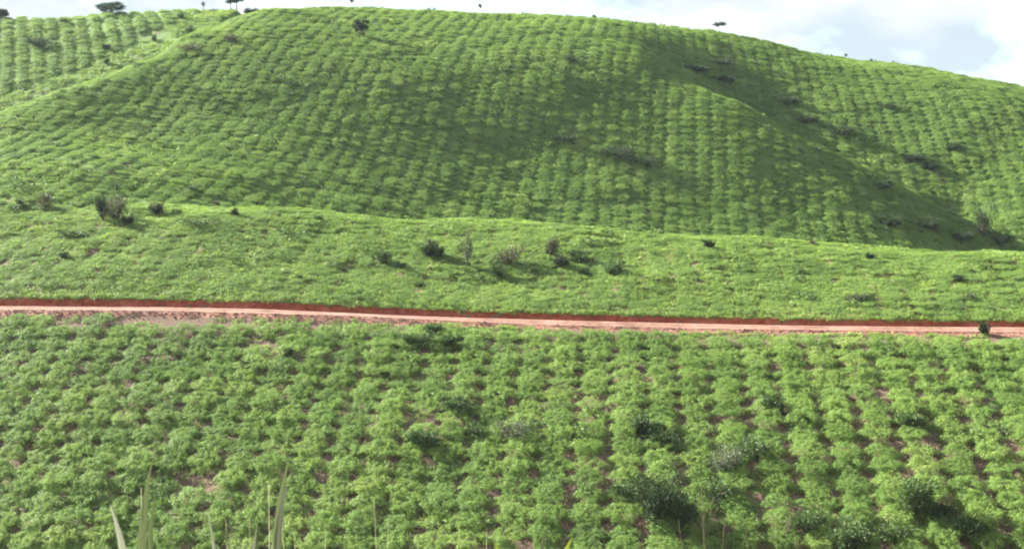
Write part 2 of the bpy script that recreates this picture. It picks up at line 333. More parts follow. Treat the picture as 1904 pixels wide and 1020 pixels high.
def lattice(az, across, along, seed, y0, y1, off=(0, 0), wave=0.0):
    r = np.random.default_rng(seed); c, s = math.cos(az), math.sin(az)
    i, j = np.meshgrid(np.arange(-80, 81), np.arange(-10, 220), indexing='ij'); i = i.ravel(); j = j.ravel()
    u = i * across + off[0] + r.normal(size=len(i)) * 0.11; v = y0 + j * along + along * (0.5 + 0.5 * np.sin(i * 0.37)) * 0.5 + r.normal(size=len(i)) * 0.13
    u = u + wave * np.sin(v * 0.06 + i * 0.05)
    X = u * c + v * s; Y = -u * s + v * c
    k = (Y > y0) & (Y < y1); return X[k], Y[k]
PX, PY, PZ, PS, PC = [], [], [], [], []
def plant(X, Y, classes, size_fn):
    z, c = heights(X, Y); px, py = project(X, Y, z)
    ok = np.isin(c, classes) & (px > -260) & (px < 2170) & (py < 1200)
    X, Y, z, c, px, py = X[ok], Y[ok], z[ok], c[ok], px[ok], py[ok]
    s = size_fn(X, Y, px, py); ok = s > 0.2
    PX.append(X[ok]); PY.append(Y[ok]); PZ.append(z[ok]); PS.append(s[ok]); PC.append(c[ok])
ROW = R(4.5)
def near_size(X, Y, px, py):
    t = Y - road_y(X); n = fbm(X * 0.12, Y * 0.12); r = np.random.default_rng(5).random(len(X))
    s = 0.93 + 0.12 * n + 0.10 * (r - 0.5)
    up = t > 0
    s = np.where(up, s * (0.92 + 0.12 * n), s)                       # lower cover above the road
    s = np.where((t > -2.9) & (t < 2.5), 0, s)                       # road corridor
    s = np.where(r < 0.005, 0, s)
    return s
X, Y = lattice(ROW, 2.45, 1.75, 11, 74, 175, (0.4, 0), 0.25); plant(X, Y, (1,), near_size)
RIDGE = ([-350, 0, 150, 250, 340, 430], [310, 212, 155, 110, 62, 30])
def hill_size(X, Y, px, py):
    n = fbm(X * 0.09, Y * 0.09); r = np.random.default_rng(6).random(len(X))
    s = 0.86 * (0.86 + 0.18 * n + 0.16 * (r - 0.5)) * np.where(px < 1300, 0.85 + 0.15 * smooth(30, 150, py), 1); s = np.where(r < 0.03, 0, s)
    s = s * (1 - 0.12 * smooth(420, 250, px) * smooth(210, 270, py))
    return s
X, Y = lattice(R(6.5), 2.1, 1.4, 12, 140, 300, (0, 0), 0.35); plant(X, Y, (2,), hill_size)
X, Y = lattice(R(-18.5), 2.5, 1.65, 13, 180, 310); plant(X, Y, (3,), lambda X, Y, px, py: np.where((np.random.default_rng(8).random(len(X)) < 0.05) | (py > np.interp(px, RIDGE[0], RIDGE[1]) - 30), 0, 0.84 + 0.16 * fbm(X * .1, Y * .1)))
PX, PY, PZ, PS, PC = map(np.concatenate, (PX, PY, PZ, PS, PC))
pxx, pyy = project(PX, PY, PZ)
below = (PC == 1) & (PY - road_y(PX) < 0) & (pxx > -25) & (pxx < 1930) & (pyy < 1050)
dist = np.where(below, PY, 1e9); order = np.argsort(dist); single = order[:300]
rb = np.random.default_rng(21)
SINGLE = []
def slope_tilt(x, y, k=0.85):
    e = 1.2; gx_ = (heights(x + e, y, False)[0] - heights(x - e, y, False)[0]) / (2 * e); gy_ = (heights(x, y + e, False)[0] - heights(x, y - e, False)[0]) / (2 * e)
    return np.clip(gx_ * k, -.9, .9), np.clip(gy_ * k, -.9, .9)
from mathutils import Euler, Quaternion
def tilt_euler(sx, sy, rz, ax, ay):
    nrm = Vector((-sx + ax, -sy + ay, 1)).normalized(); q = Vector((0, 0, 1)).rotation_difference(nrm) @ Quaternion((0, 0, 1), rz); return q.to_euler()
def with_slope(x, y, rz, ax, ay):
    sx, sy = slope_tilt(np.array([x]), np.array([y])); return tilt_euler(float(sx[0]), float(sy[0]), rz, ax, ay)
pick_ = np.where(rb.random(len(PX)) < np.where(PC == 1, 0.15 + 0.75 * smooth(800, 1350, pxx) * smooth(620, 760, pyy), np.where(PC == 3, 0.95, 0.5)), 8 + rb.integers(0, 6, len(PX)), rb.integers(0, 8, len(PX)))
for k in single:
    o = link('crop_bush', BUSH[pick_[k]]); o.location = (PX[k], PY[k], PZ[k] + CZ - 0.05); o.rotation_euler = (rb.normal() * .08, rb.normal() * .08, -ROW + rb.normal() * .07 + math.pi * rb.integers(2)); o.rotation_euler = with_slope(PX[k], PY[k], o.rotation_euler[2], rb.normal() * .05, rb.normal() * .05)
    s = PS[k]; o.scale = (s * (0.94 + .1 * rb.random()), s * (1.02 + .12 * rb.random()), s * (0.85 + 0.35 * rb.random()))
    SINGLE.append((o, pxx[k], pyy[k]))

# scattering for what nobody could count: one object per kind of cover, its copies drawn by geometry nodes from mesh data
def eul(P, rotz, tilt):
    sx, sy = slope_tilt(P[:, 0], P[:, 1]); return np.array([tilt_euler(a, b, c, d, e)[:] for a, b, c, d, e in zip(sx, sy, rotz, tilt[:, 0], tilt[:, 1])], np.float32)
def scatter(name, label, protos, P, S, rotz, tilt, idx):
    n = len(P); me = bpy.data.meshes.new(name); me.vertices.add(n); me.vertices.foreach_set('co', np.asarray(P, np.float32).ravel())
    a = me.attributes.new('siz', 'FLOAT_VECTOR', 'POINT'); a.data.foreach_set('vector', np.asarray(S, np.float32).ravel())
    a = me.attributes.new('rot', 'FLOAT_VECTOR', 'POINT'); a.data.foreach_set('vector', eul(P, rotz, tilt).ravel())
    a = me.attributes.new('pick', 'INT', 'POINT'); a.data.foreach_set('value', np.asarray(idx, np.int32))
    o = link(name, me); o['kind'] = 'stuff'; o['label'] = label
    g = bpy.data.node_groups.new(name, 'GeometryNodeTree'); g.interface.new_socket('Geometry', in_out='INPUT', socket_type='NodeSocketGeometry'); g.interface.new_socket('Geometry', in_out='OUTPUT', socket_type='NodeSocketGeometry')
    gi = g.nodes.new('NodeGroupInput'); go = g.nodes.new('NodeGroupOutput'); ip = g.nodes.new('GeometryNodeInstanceOnPoints'); jn = g.nodes.new('GeometryNodeGeometryToInstance')
    for pm in reversed(protos):
        po = bpy.data.objects.new(name + '_source', pm); oi = g.nodes.new('GeometryNodeObjectInfo'); oi.inputs['Object'].default_value = po; oi.inputs['As Instance'].default_value = False
        g.links.new(oi.outputs['Geometry'], jn.inputs[0])
    ip.inputs['Pick Instance'].default_value = True
    def attr(nm, ty):
        q = g.nodes.new('GeometryNodeInputNamedAttribute'); q.data_type = ty; q.inputs['Name'].default_value = nm; return q.outputs['Attribute']
    g.links.new(gi.outputs[0], ip.inputs['Points']); g.links.new(jn.outputs[0], ip.inputs['Instance'])
    g.links.new(attr('siz', 'FLOAT_VECTOR'), ip.inputs['Scale']); g.links.new(attr('pick', 'INT'), ip.inputs['Instance Index'])
    er = g.nodes.new('FunctionNodeEulerToRotation'); g.links.new(attr('rot', 'FLOAT_VECTOR'), er.inputs[0]); g.links.new(er.outputs[0], ip.inputs['Rotation'])
    g.links.new(ip.outputs[0], go.inputs[0]); md = o.modifiers.new('scatter', 'NODES'); md.node_group = g
    return o
rest = np.ones(len(PX), bool); rest[single] = False; m_ = rest
n = m_.sum(); sv = PS[m_][:, None] * (0.94 + 0.14 * rb.random((n, 3))); up_ = (PC[m_] == 1) & (PY[m_] > road_y(PX[m_])); sv[up_, 2] *= 0.46; sv[:, 1] *= np.where(PC[m_] == 1, 1.06, 1.12); sv[:, 2] *= np.where(PC[m_] == 1, 1, .85); sv[:, 0] *= np.where(PC[m_] == 3, .88, 1); rz_ = np.where(PC[m_] == 3, R(18.5), -ROW) + rb.normal(size=n) * .07 + math.pi * rb.integers(0, 2, n)
scatter('crop_bushes', 'rows of crop bushes covering the slopes and hills', BUSH, np.stack([PX[m_], PY[m_], PZ[m_] + CZ - 0.05], -1), sv, rz_, rb.normal(size=(n, 2)) * .06, pick_[m_])
print('crop bushes', len(PX), 'below road in view', int(below.sum()))

# grass and weeds between the rows
def tuft(seed, nb=26, h=0.42, spread=0.32, wd=0.035):
    r = np.random.default_rng(seed); az = r.random(nb) * 6.28; rr = spread * np.sqrt(r.random(nb))
    P = np.stack([rr * np.cos(az), rr * np.sin(az), 0 * az - 0.02], -1); P[:, 2] += h * .35 * r.random(nb); D = np.stack([np.cos(az), np.sin(az), 0.15 + .75 * r.random(nb)], -1) + r.normal(size=(nb, 3)) * .3
    V, Fq, T = leaves(P, D, h * (0.5 + .6 * r.random(nb)), wd * (1 + r.random(nb)), r, 0.3, None, np.array([0, 0, 1.0]))
    me = mesh_from('grass_tuft', V, Fq, T); me.materials.append(GRASS); return me
TUFT = [tuft(300 + i, 40 + 6 * i, 0.30 + 0.05 * (i % 3), 0.3, 0.03) for i in range(5)]
def cover(n, x0, x1, y0, y1, seed): r = np.random.default_rng(seed); return x0 + (x1 - x0) * r.random(n), y0 + (y1 - y0) * r.random(n), r
gx, gy, gs = [], [], []
def grow(n, y0, y1, seed, fn):
    r = np.random.default_rng(seed); y = np.sqrt(y0 * y0 + (y1 * y1 - y0 * y0) * r.random(n)); x = (r.random(n) - 0.5) * 2 * 0.42 * y
    z, c = heights(x, y); px, py = project(x, y, z); s = fn(x, y, c, r.random(n), px, py); k = s > 0.05
    gx.append(x[k]); gy.append(y[k]); gs.append(s[k])
def g_below(x, y, c, r, px, py):
    n = fbm(x * .35, y * .35); t = y - road_y(x); s = np.where((c == 1) & (t < 0) & (n > 0.40), 0.5 + 0.9 * r * n, 0)
    return s
grow(30000, 76, 124, 41, g_below)
def g_above(x, y, c, r, px, py):
    n = fbm(x * .22, y * .22); t = y - road_y(x); return np.where((c == 1) & (t > 0), (0.7 + 0.6 * r) * (0.7 + 0.5 * n), 0)
grow(60000, 108, 172, 42, g_above)
def g_hill(x, y, c, r, px, py):
    n = fbm(x * .15, y * .15); return np.where(np.isin(c, (2, 3)) & (n > 0.38), (0.8 + 0.9 * r) * (0.6 + .8 * n), 0)
grow(60000, 140, 290, 43, g_hill)
def g_own(x, y, c, r, px, py): return np.where((c == 0), 0.5 + r * .8, 0)
grow(2500, 1.0, 40, 44, g_own)
# fringe hanging over the cut bank
r = np.random.default_rng(45); x = -65 + 130 * r.random(2600); ye = road_y(x) + ROAD_W + bank_off(x) + 0.22 + 0.3 * r.random(2600); _, c = heights(x, ye); k = c == 1
gx.append(x[k]); gy.append(ye[k]); gs.append(0.4 + .6 * r.random(k.sum()))
gx, gy, gs = map(np.concatenate, (gx, gy, gs))
from mathutils.kdtree import KDTree
kd = KDTree(len(PX))
for q in range(len(PX)): kd.insert((PX[q], PY[q], 0), q)
kd.balance(); rk = np.random.default_rng(46).random(len(gx)); keep = np.ones(len(gx), bool); thin_ = np.where(gy > road_y(gx), 0.55, 0.22); thin_ = np.where(gy > 172, 0.4, thin_)
for q in range(len(gx)):
    dd = kd.find((gx[q], gy[q], 0))[2]
    if 0.95 < dd < 1.9 and gy[q] > 70 and rk[q] > thin_[q]: keep[q] = False
gx, gy, gs = gx[keep], gy[keep], gs[keep]; gz, _ = heights(gx, gy); n = len(gx)
scatter('grass', 'low grass and weeds growing over the slopes', TUFT, np.stack([gx, gy, gz + CZ], -1), gs[:, None] * (0.8 + .4 * r.random((n, 3))), r.random(n) * 6.28, r.normal(size=(n, 2)) * .15, r.integers(0, 5, n))

# small dark weeds standing in the crop and the grass
def weed(seed):
    r = np.random.default_rng(seed); nb = 70; az = r.random(nb) * 6.28; rr = .42 * np.sqrt(r.random(nb)); zz = .5 * r.random(nb) * (1 - rr)
    V, Fq, T = leaves(np.stack([rr * np.cos(az), rr * np.sin(az), zz], -1), np.stack([np.cos(az), np.sin(az), .8 + 0 * az], -1) + r.normal(size=(nb, 3)) * .4, .22, .09, r, .2)
    me = mesh_from('weed', V, Fq, T); me.materials.append(MIDL); return me
r = np.random.default_rng(61); n = 2600; y = 84 + 190 * r.random(n); x = (r.random(n) - .5) * .8 * y; z, c = heights(x, y); q = fbm(x * .06, y * .06)
k = np.isin(c, (1, 2, 3)) & (np.abs(y - road_y(x)) > 3) & (r.random(n) < np.where(c == 1, .28, .35) * smooth(.35, .65, q) * 1.6); n = k.sum()
scatter('weeds', 'dark green weeds dotted over the slopes', [weed(i) for i in range(4)], np.stack([x[k], y[k], z[k] + CZ + .12], -1), (.6 + 1.0 * r.random((n, 1)) ** 2) * (.8 + .4 * r.random((n, 3))), r.random(n) * 6.28, r.normal(size=(n, 2)) * .1, r.integers(0, 4, n))

# clods along the spill slope
def clod(seed):
    r = np.random.default_rng(seed); V = np.array([[x, y, z] for x in (-1, 1) for y in (-1, 1) for z in (-1, 1)], float) * (0.6 + .5 * r.random((8, 3))) * np.array([1, .8, .6])
    me = mesh_from('clod', V, [(0, 1, 3, 2), (4, 6, 7, 5), (0, 4, 5, 1), (2, 3, 7, 6), (0, 2, 6, 4), (1, 5, 7, 3)]); me.materials.append(M_SPILL); return me
r = np.random.default_rng(51); n = 5200; x = -66 + 132 * r.random(n); y = road_y(x) - ROAD_W - 0.05 - 1.1 * r.random(n) ** 1.1; z, c = heights(x, y); k = np.isin(c, (6, 1)) & (r.random(n) < np.where(c == 6, 1, .45)); n = k.sum()
s = 0.025 + 0.06 * r.random(n) ** 2
scatter('dirt_clods', 'lumps of red dirt pushed over the lower road edge', [clod(i) for i in range(4)], np.stack([x[k], y[k], z[k] + CZ], -1), s[:, None] * (0.7 + .6 * r.random((n, 3))), r.random(n) * 6.28, r.normal(size=(n, 2)) * .4, r.integers(0, 4, n))

# ------------------------------------------------------------------ shrubs and trees
def empty(name, loc):
    o = bpy.data.objects.new(name, None); COL.objects.link(o); o.location = loc; o.empty_display_size = 0.3; return o
def shrub(px, py, w, h, leafm, label, name='shrub', cat='shrub', stems=7, dens=1.0, seed=None, tw=0, group=None, lean=0.0, leaf=0.17, wood_m=None, thin=1.0):
    """px, py: photograph pixel of the base; w, h: its size there in pixels"""
    X, Y, Z = ground_pix(px, py); k = Y / F; w *= k; h *= k; sd = seed or int(px * 7 + py * 13); r = np.random.default_rng(sd)
    root = empty(name, (X, Y, Z + CZ - 0.04)); tag(root, label, cat, group)
    st = Acc(); fo = Acc(); tp = Acc(); nl = int(np.clip(dens * 260 * (w * h + 0.6), 60, 2600))
    ends = []
    for s in range(stems):
        az = 6.283 * (s + r.random()) / stems; e = np.array([math.cos(az) * w * .42 * r.random() ** .5 + lean * h, math.sin(az) * w * .36 * r.random() ** .5, h * (0.42 + .56 * r.random())])
        m = e * 0.5 + r.normal(size=3) * .06 * h; b = np.array([r.normal() * .04 * w, r.normal() * .04 * w, 0])
        V, Fq = tube([b, m, e], np.array([0.022 + .018 * h, 0.016 + .01 * h, 0.006]) * thin, 5); st.add(V, Fq); ends.append((m, e))
        for q in range(2 + tw):
            f = 0.35 + .6 * r.random(); p0 = (b * (1 - f) + e * f) + (m - (b + e) / 2) * 2 * f * (1 - f); p1 = p0 + (unit(r.normal(size=3)) * np.array([.5, .5, .35]) + [0, 0, .35]) * h * .34
            V, Fq = tube([p0, (p0 + p1) / 2 + r.normal(size=3) * .02 * h, p1], np.array([0.012 + .006 * h, .009, .004]) * thin, 4); st.add(V, Fq); ends.append(((p0 + p1) / 2, p1))
    me = st.mesh('stems', True); link('stems', me, wood_m or BARK, root)
    if leafm is not None and dens > 0:
        nc = len(ends); cl = r.integers(0, nc, nl); f = r.random(nl)[:, None]
        c = np.array([e[0] for e in ends])[cl] * (1 - f) + np.array([e[1] for e in ends])[cl] * f
        P = c + r.normal(size=(nl, 3)) * np.array([w * .085, w * .085, h * .085]); P[:, 2] = np.maximum(P[:, 2], .03)
        D = unit(P - np.array([0, 0, h * .35])) + r.normal(size=(nl, 3)) * .7
        V, Fq, T = leaves(P, D, leaf * (.7 + .7 * r.random(nl)), leaf * .5, r, 0.15)
        fo.add(V, Fq, T); link('foliage', fo.mesh('foliage'), leafm, root)
    return root
def tree(px, py, h, crown, label, leafm=DARK, trunk_r=0.09, lean=(0, 0), name='tree', group=None, dens=1.0, leaf=0.2, lobes=6, flat=1.0, seed=None, clear=0.45, trunk_px=None):
    """base pixel, height and crown width in pixels; clear: share of the height below the crown"""
    X, Y, Z = ground_pix(px, py); k = Y / F; h *= k; cw = crown * k; r = np.random.default_rng(seed or int(px * 3 + py * 17))
    root = empty(name, (X, Y, Z + CZ - 0.05)); tag(root, label, 'tree', group); lx, ly = lean[0] * h, lean[1] * h
    ch = h * (1 - clear); cz = h - ch / 2; st = Acc(); fo = Acc()
    V, Fq = tube([(0, 0, 0), (lx * .3, ly * .3, h * clear * .5), (lx * .7, ly * .7, h * clear), (lx, ly, cz + .15 * ch)], [trunk_r * 1.25, trunk_r, trunk_r * .8, trunk_r * .35], 7); st.add(V, Fq)
    nl = int(np.clip(dens * 420 * (cw * ch + .5), 120, 3600)); cs = []
    for q in range(lobes):
        az = 6.283 * (q + .6 * r.random()) / lobes; rr = cw * (.12 + .24 * r.random())
        c = np.array([lx + rr * math.cos(az), ly + rr * math.sin(az) * .9, cz + ch * (r.random() - .5) * .55]); cs.append(c)
        V, Fq = tube([(lx * .7, ly * .7, h * clear * (.85 + .15 * r.random())), ((lx * .8 + c[0]) / 2, (ly * .8 + c[1]) / 2, (h * clear + c[2]) / 2 + .05 * h), tuple(c)], [trunk_r * .5, trunk_r * .36, trunk_r * .12], 5); st.add(V, Fq)
    link('trunk', st.mesh('trunk', True), BARK, root)
    cs = np.array(cs); sub = cs[r.integers(0, lobes, lobes * 5)] + unit(r.normal(size=(lobes * 5, 3))) * np.array([cw * .15, cw * .15, ch * .2]) * flat
    i = r.integers(0, len(sub), nl); P = sub[i] + r.normal(size=(nl, 3)) * np.array([cw * .06, cw * .06, ch * .075])
    V, Fq, T = leaves(P, r.normal(size=(nl, 3)) + [0, 0, .3], leaf * (.7 + .7 * r.random(nl)), leaf * .55, r, .1); fo.add(V, Fq, T)
    link('crown', fo.mesh('crown'), leafm, root); return root

# skyline trees
tree(210, 26, 24, 52, 'broad flat-topped dark tree on the skyline of the left hill', DARK, .16, (-.1, 0), 'flat_topped_tree', dens=1.5, lobes=9, clear=.15, flat=1.2, leaf=.24)
tree(2, 34, 20, 30, 'dark round tree cut by the left edge, on the skyline', DARK, .12, dens=1.4, clear=.12)
tree(429, 15, 27, 20, 'dark tree with thin trunk on the skyline, left one of a close pair', DARK, .09, name='skyline_tree', dens=1.5, clear=.5)
tree(440, 17, 33, 24, 'dark tree with thin trunk on the skyline, right one of a close pair', DARK, .11, (.02, 0), name='skyline_tree', dens=1.5, clear=.48)
tree(378, 16, 20, 7, 'thin bare pole-like sapling on the skyline left of the tree pair', GREY, .06, name='sapling', dens=.35, clear=.5)
shrub(464, 16, 34, 12, DARK, 'low wide dark bush on the skyline right of the tree pair', stems=9, dens=1.6)
tree(678, 72, 38, 32, 'lone small tree with dark crown on the upper slope of the main hill', DARK, .12, (-.22, 0), 'lone_tree', dens=2.2, clear=.42, lobes=6, leaf=.2)
tree(653, 14, 20, 9, 'sapling with tiny crown above the hilltop near the top edge of the picture', DARK, .03, name='sapling', dens=1.3, clear=.6, leaf=.14, lobes=3)
tree(893, 24, 20, 9, 'slender sapling with tiny dark crown above the middle of the hilltop', DARK, .03, name='sapling', dens=1.3, clear=.55, leaf=.14, lobes=3)
tree(1105, 36, 10, 7, 'stubby little tree on the skyline right of the hilltop middle', DARK, .04, name='sapling', dens=1.3, clear=.3, leaf=.14, lobes=3)
tree(1336, 62, 22, 30, 'slender flat-crowned tree standing against the white sky on the right shoulder', DARK, .035, name='flat_crowned_tree', dens=1.2, clear=.62, leaf=.15, lobes=7, flat=1.1)
for i, (x, y, h, w, lb) in enumerate([(1573, 112, 14, 6, 'tiny sapling on the right skyline, leftmost of three'), (1620, 116, 10, 6, 'tiny sapling on the right skyline, middle one of three'), (1660, 121, 9, 7, 'tiny sapling on the right skyline, rightmost of three')]):
    tree(x, y, h, w, lb, GREY, .03, name='sapling', dens=.7, clear=.4, leaf=.13, lobes=3, group='saplings on the right skyline')

# shrubs of the saddle and the ridge behind the road
S = shrub
S(85, 388, 40, 30, DRY, 'brownish half-bare bush left of the big brown shrub', dens=.7, tw=3, stems=9)
S(192, 412, 26, 44, DARK, 'dark leaning shrub at the left foot of the big brown shrub', dens=1.3, lean=-.12)
S(215, 408, 66, 42, DRY, 'big spreading shrub with dry brown top on the left ridge', dens=.9, tw=3, stems=13)
S(237, 418, 24, 20, DARK, 'small dark bush at the right foot of the big brown shrub', dens=1.4)
S(290, 400, 40, 26, DARK, 'dark rounded bush right of the big brown shrub', dens=1.5, stems=9)
S(326, 402, 26, 12, MIDL, 'low green bush touching the dark rounded bush')
S(217, 362, 10, 20, MIDL, 'thin upright sapling above the big brown shrub', stems=3)
S(356, 358, 26, 12, GREY, 'low grey-green bush on the lit grass above the ridge')
S(400, 385, 24, 13, DRY, 'small brown bush above the little dark one on the ridge')
S(437, 406, 16, 18, DARK, 'little dark upright bush alone on the ridge grass', dens=1.6)
S(500, 388, 22, 9, MIDL, 'tiny green bush on the edge of the shaded hill')
S(38, 386, 12, 14, DARK, 'tiny dark bush near the left edge of the ridge')
S(370, 420, 110, 14, MIDL, 'long low green thicket below the little dark ridge bush', stems=20, dens=.9)
S(130, 440, 90, 14, MIDL, 'long low green thicket near the left edge above the road', stems=18, dens=.8)
S(120, 480, 22, 12, DARK, 'small dark bush in the grass at left above the road')
S(590, 410, 20, 9, MIDL, 'tiny green bush right of the ridge bushes')
S(715, 494, 44, 30, MIDL, 'green bush left of the black-leaved shrub', dens=1.1)
S(745, 500, 30, 14, MIDL, 'low green bush between two taller shrubs of the middle cluster')
S(800, 482, 40, 38, DARK, 'nearly black leafy shrub in the middle cluster', dens=1.8, stems=9, lean=.1)
S(818, 484, 16, 26, DARK, 'narrow dark shrub leaning against the nearly black shrub', dens=1.5, stems=4)
S(868, 500, 28, 62, GREY, 'tall thin grey-green sapling in the middle cluster', stems=4, dens=.6)
S(945, 492, 84, 34, DRY, 'wide heap of brown dry brush in the middle cluster', stems=16, dens=.55, tw=4)
S(1030, 480, 30, 46, DRY, 'upright shrub with brown forked top right of the dry brush', stems=5, dens=.8, tw=2)
S(1022, 478, 20, 24, DARK, 'small dark bush at the foot of the brown forked shrub', dens=1.4)
S(1042, 500, 42, 24, DARK, 'dark rounded bush below the brown forked shrub', dens=1.4)
S(1078, 488, 46, 24, MIDL, 'green bush right of the brown forked shrub', dens=1.1)
S(1140, 514, 46, 30, MIDL, 'dark green bush with long shadow, lowest of the middle cluster', dens=1.3)
S(1085, 512, 30, 18, MIDL, 'small green bush left of the lowest middle bush', dens=1.1)
S(925, 516, 44, 22, MIDL, 'green bush below the dry brush heap', dens=1.0)
S(1318, 462, 24, 18, DARK, 'small dark bush just below the ridge edge, right of centre', dens=1.6)
S(1510, 456, 18, 9, DRY, 'tiny brownish bush on the ridge edge')
S(1618, 484, 14, 14, DARK, 'little dark bush on the right part of the ridge', dens=1.5)
S(1805, 560, 30, 14, GREY, 'grey withered bush above the road at the far right', dens=.8, tw=3)
S(1785, 526, 32, 14, DARK, 'small dark bush above the grey withered bush at right')
S(1600, 560, 46, 16, GREY, 'grey-green low bush above the road, right of centre', dens=.7)
S(780, 535, 26, 12, MIDL, 'low green bush in the bright grass above the road, centre')
S(555, 520, 24, 10, MIDL, 'low green bush in the bright grass above the road, left')
# ravine, lower right of the hill
S(1828, 440, 46, 60, DARK, 'tall dark rounded shrub at the mouth of the ravine', dens=1.7, stems=11)
S(1790, 452, 60, 28, DARK, 'dark thicket left of the tall ravine shrub', dens=1.5, stems=11)
S(1660, 424, 70, 26, DARK, 'dark bluish thicket in the shaded ravine foot', dens=1.5, stems=12)
S(1730, 428, 60, 24, DARK, 'dark thicket between the bluish thicket and the ravine mouth', dens=1.4, stems=11)
S(1860, 455, 60, 24, DARK, 'low dark thicket right of the tall ravine shrub', dens=1.4, stems=10)
for x, y, w, h, lb in [(1300, 130, 60, 18, 'dark thicket high in the ravine, uppermost'), (1350, 150, 50, 16, 'dark thicket high in the ravine, below the uppermost'), (1340, 118, 50, 14, 'dark thicket above the ravine head'),
                       (1470, 190, 50, 18, 'dark thicket halfway along the ravine, upper one'), (1500, 222, 56, 18, 'dark thicket halfway along the ravine, middle one'), (1565, 244, 66, 24, 'dark thicket halfway along the ravine, lower one'),
                       (1700, 295, 60, 18, 'dark thicket on the right spur near the lower ravine'), (1730, 312, 40, 16, 'dark bush below the thicket on the right spur'), (1775, 275, 40, 16, 'dark bush high on the right spur'),
                       (1655, 200, 36, 12, 'dark low bush in the middle of the right spur'), (1640, 345, 60, 18, 'dark thicket just above the shaded ravine foot')]:
    S(x, y + h * .4, w, h, DARK, lb, stems=10, dens=1.4)
# dark patches on the main hill and the left hill
for x, y, w, h, lb in [(1062, 112, 40, 14, 'small dark bush patch high on the main hill'), (1150, 285, 90, 22, 'dark bush patch on the lower main hill, upper left one'), (1200, 300, 90, 18, 'dark bush patch on the lower main hill, lower right one'), (1050, 258, 60, 16, 'dark bush patch left of the pair on the lower main hill')]:
    S(x, y + h * .4, w, h, DARK, lb, stems=12, dens=1.1)
S(72, 90, 62, 22, DARK, 'wide dark thicket on the left hill', stems=14, dens=1.8)
S(198, 92, 26, 10, DARK, 'small dark bush right of the wide thicket on the left hill', dens=1.5)
S(118, 45, 20, 12, MIDL, 'dark bush near the top of the left hill', dens=1.4)
for x, y, w, h, lb in [(352, 62, 24, 14, 'small dark bush on the crest of the left spur'), (336, 36, 14, 12, 'tiny bush above the crest of the left spur'), (287, 78, 10, 14, 'tiny upright bush on the left spur line'), (198, 122, 14, 14, 'tiny dark bush lower on the left spur line'), (428, 80, 30, 18, 'grey-brown bush on the top of the left spur'), (360, 95, 60, 12, 'brownish low scrub below the left spur crest')]:
    S(x, y, w, h, DRY if 'brown' in lb else MIDL, lb, dens=1.1)
# by the road and on the planted slope
S(1832, 622, 20, 26, DARK, 'small dark bush on the lower road edge at far right', dens=2.0, lean=-.1)
for x, y, w, h, m, lb in [(805, 625, 40, 24, MIDL, 'dark green bush just below the road, centre'), (775, 645, 60, 30, MIDL, 'wide dark green bush below the road, left of centre'), (835, 650, 44, 26, MIDL, 'dark green bush below the road, right one of three'),
                          (536, 668, 20, 20, DARK, 'single small dark bush below the road, left'), (455, 688, 22, 18, DARK, 'small dark bush left of the single one below the road'),
                          (790, 838, 70, 34, MIDL, 'dark green bush among the crop rows, left of the grey one'), (850, 770, 66, 28, MIDL, 'dark green bush higher among the crop rows, centre'), (1195, 810, 76, 40, MIDL, 'dark bush among the crop rows above the big dark shrub'),
                          (1220, 975, 120, 100, DARK, 'big dark shrub at the bottom right of centre'), (1270, 985, 70, 60, MIDL, 'dark bush at the right side of the big dark shrub'),
                          (1705, 965, 80, 74, MIDL, 'tall dark green shrub near the bottom right corner'), (1745, 975, 70, 40, DARK, 'low dark bush beside the tall shrub near the bottom right corner'),
                          (1580, 1030, 90, 66, MIDL, 'dark green shrub cut by the bottom edge, right'), (1800, 1000, 90, 36, MIDL, 'low dark bush near the bottom edge, far right'),
                          (1690, 800, 70, 30, MIDL, 'dark green bush among the right crop rows'), (1440, 770, 50, 34, MIDL, 'dark green bush among the crop rows, upper right of centre')]:
    S(x, y, w, h, m, lb, stems=11, dens=1.4, leaf=.2)
for x, y, w, h, m, lb in [(1165, 930, 90, 40, MIDL, 'ragged dark scrub left of the big dark shrub'), (1330, 930, 110, 44, MIDL, 'ragged dark scrub between the big dark shrub and the twiggy bush'), (1400, 850, 100, 36, MIDL, 'low dark scrub right of the twiggy bush'),
                          (1500, 985, 110, 40, MIDL, 'low dark scrub near the bottom edge, between the dark shrubs'), (1660, 1010, 80, 40, MIDL, 'dark scrub at the bottom edge below the tall shrub'), (1235, 830, 80, 34, MIDL, 'ragged dark scrub above the big dark shrub, right one'), (880, 815, 60, 26, MIDL, 'small dark scrub touching the grey half-bare bush on its left')]:
    S(x, y, w, h, m, lb, stems=14, dens=.8, leaf=.18, tw=2)
S(955, 822, 100, 44, GREY, 'grey half-bare bush with pale twigs among the crop rows', stems=14, dens=.5, tw=4, wood_m=TWIG)
S(1350, 880, 90, 50, GREY, 'grey-green twiggy bush right of the big dark shrub', stems=12, dens=.7, tw=3, wood_m=TWIG)
S(1310, 1015, 90, 110, None, 'bare pale forked branches rising at the bottom, right of the dark shrub', name='bare_branches', cat='branches', stems=6, dens=0, tw=4, wood_m=TWIG, thin=.4)
S(1460, 1010, 80, 110, None, 'bare pale branches rising at the bottom, between the dark shrubs', name='bare_branches', cat='branches', stems=5, dens=0, tw=2, wood_m=TWIG, lean=-.2, thin=.4)

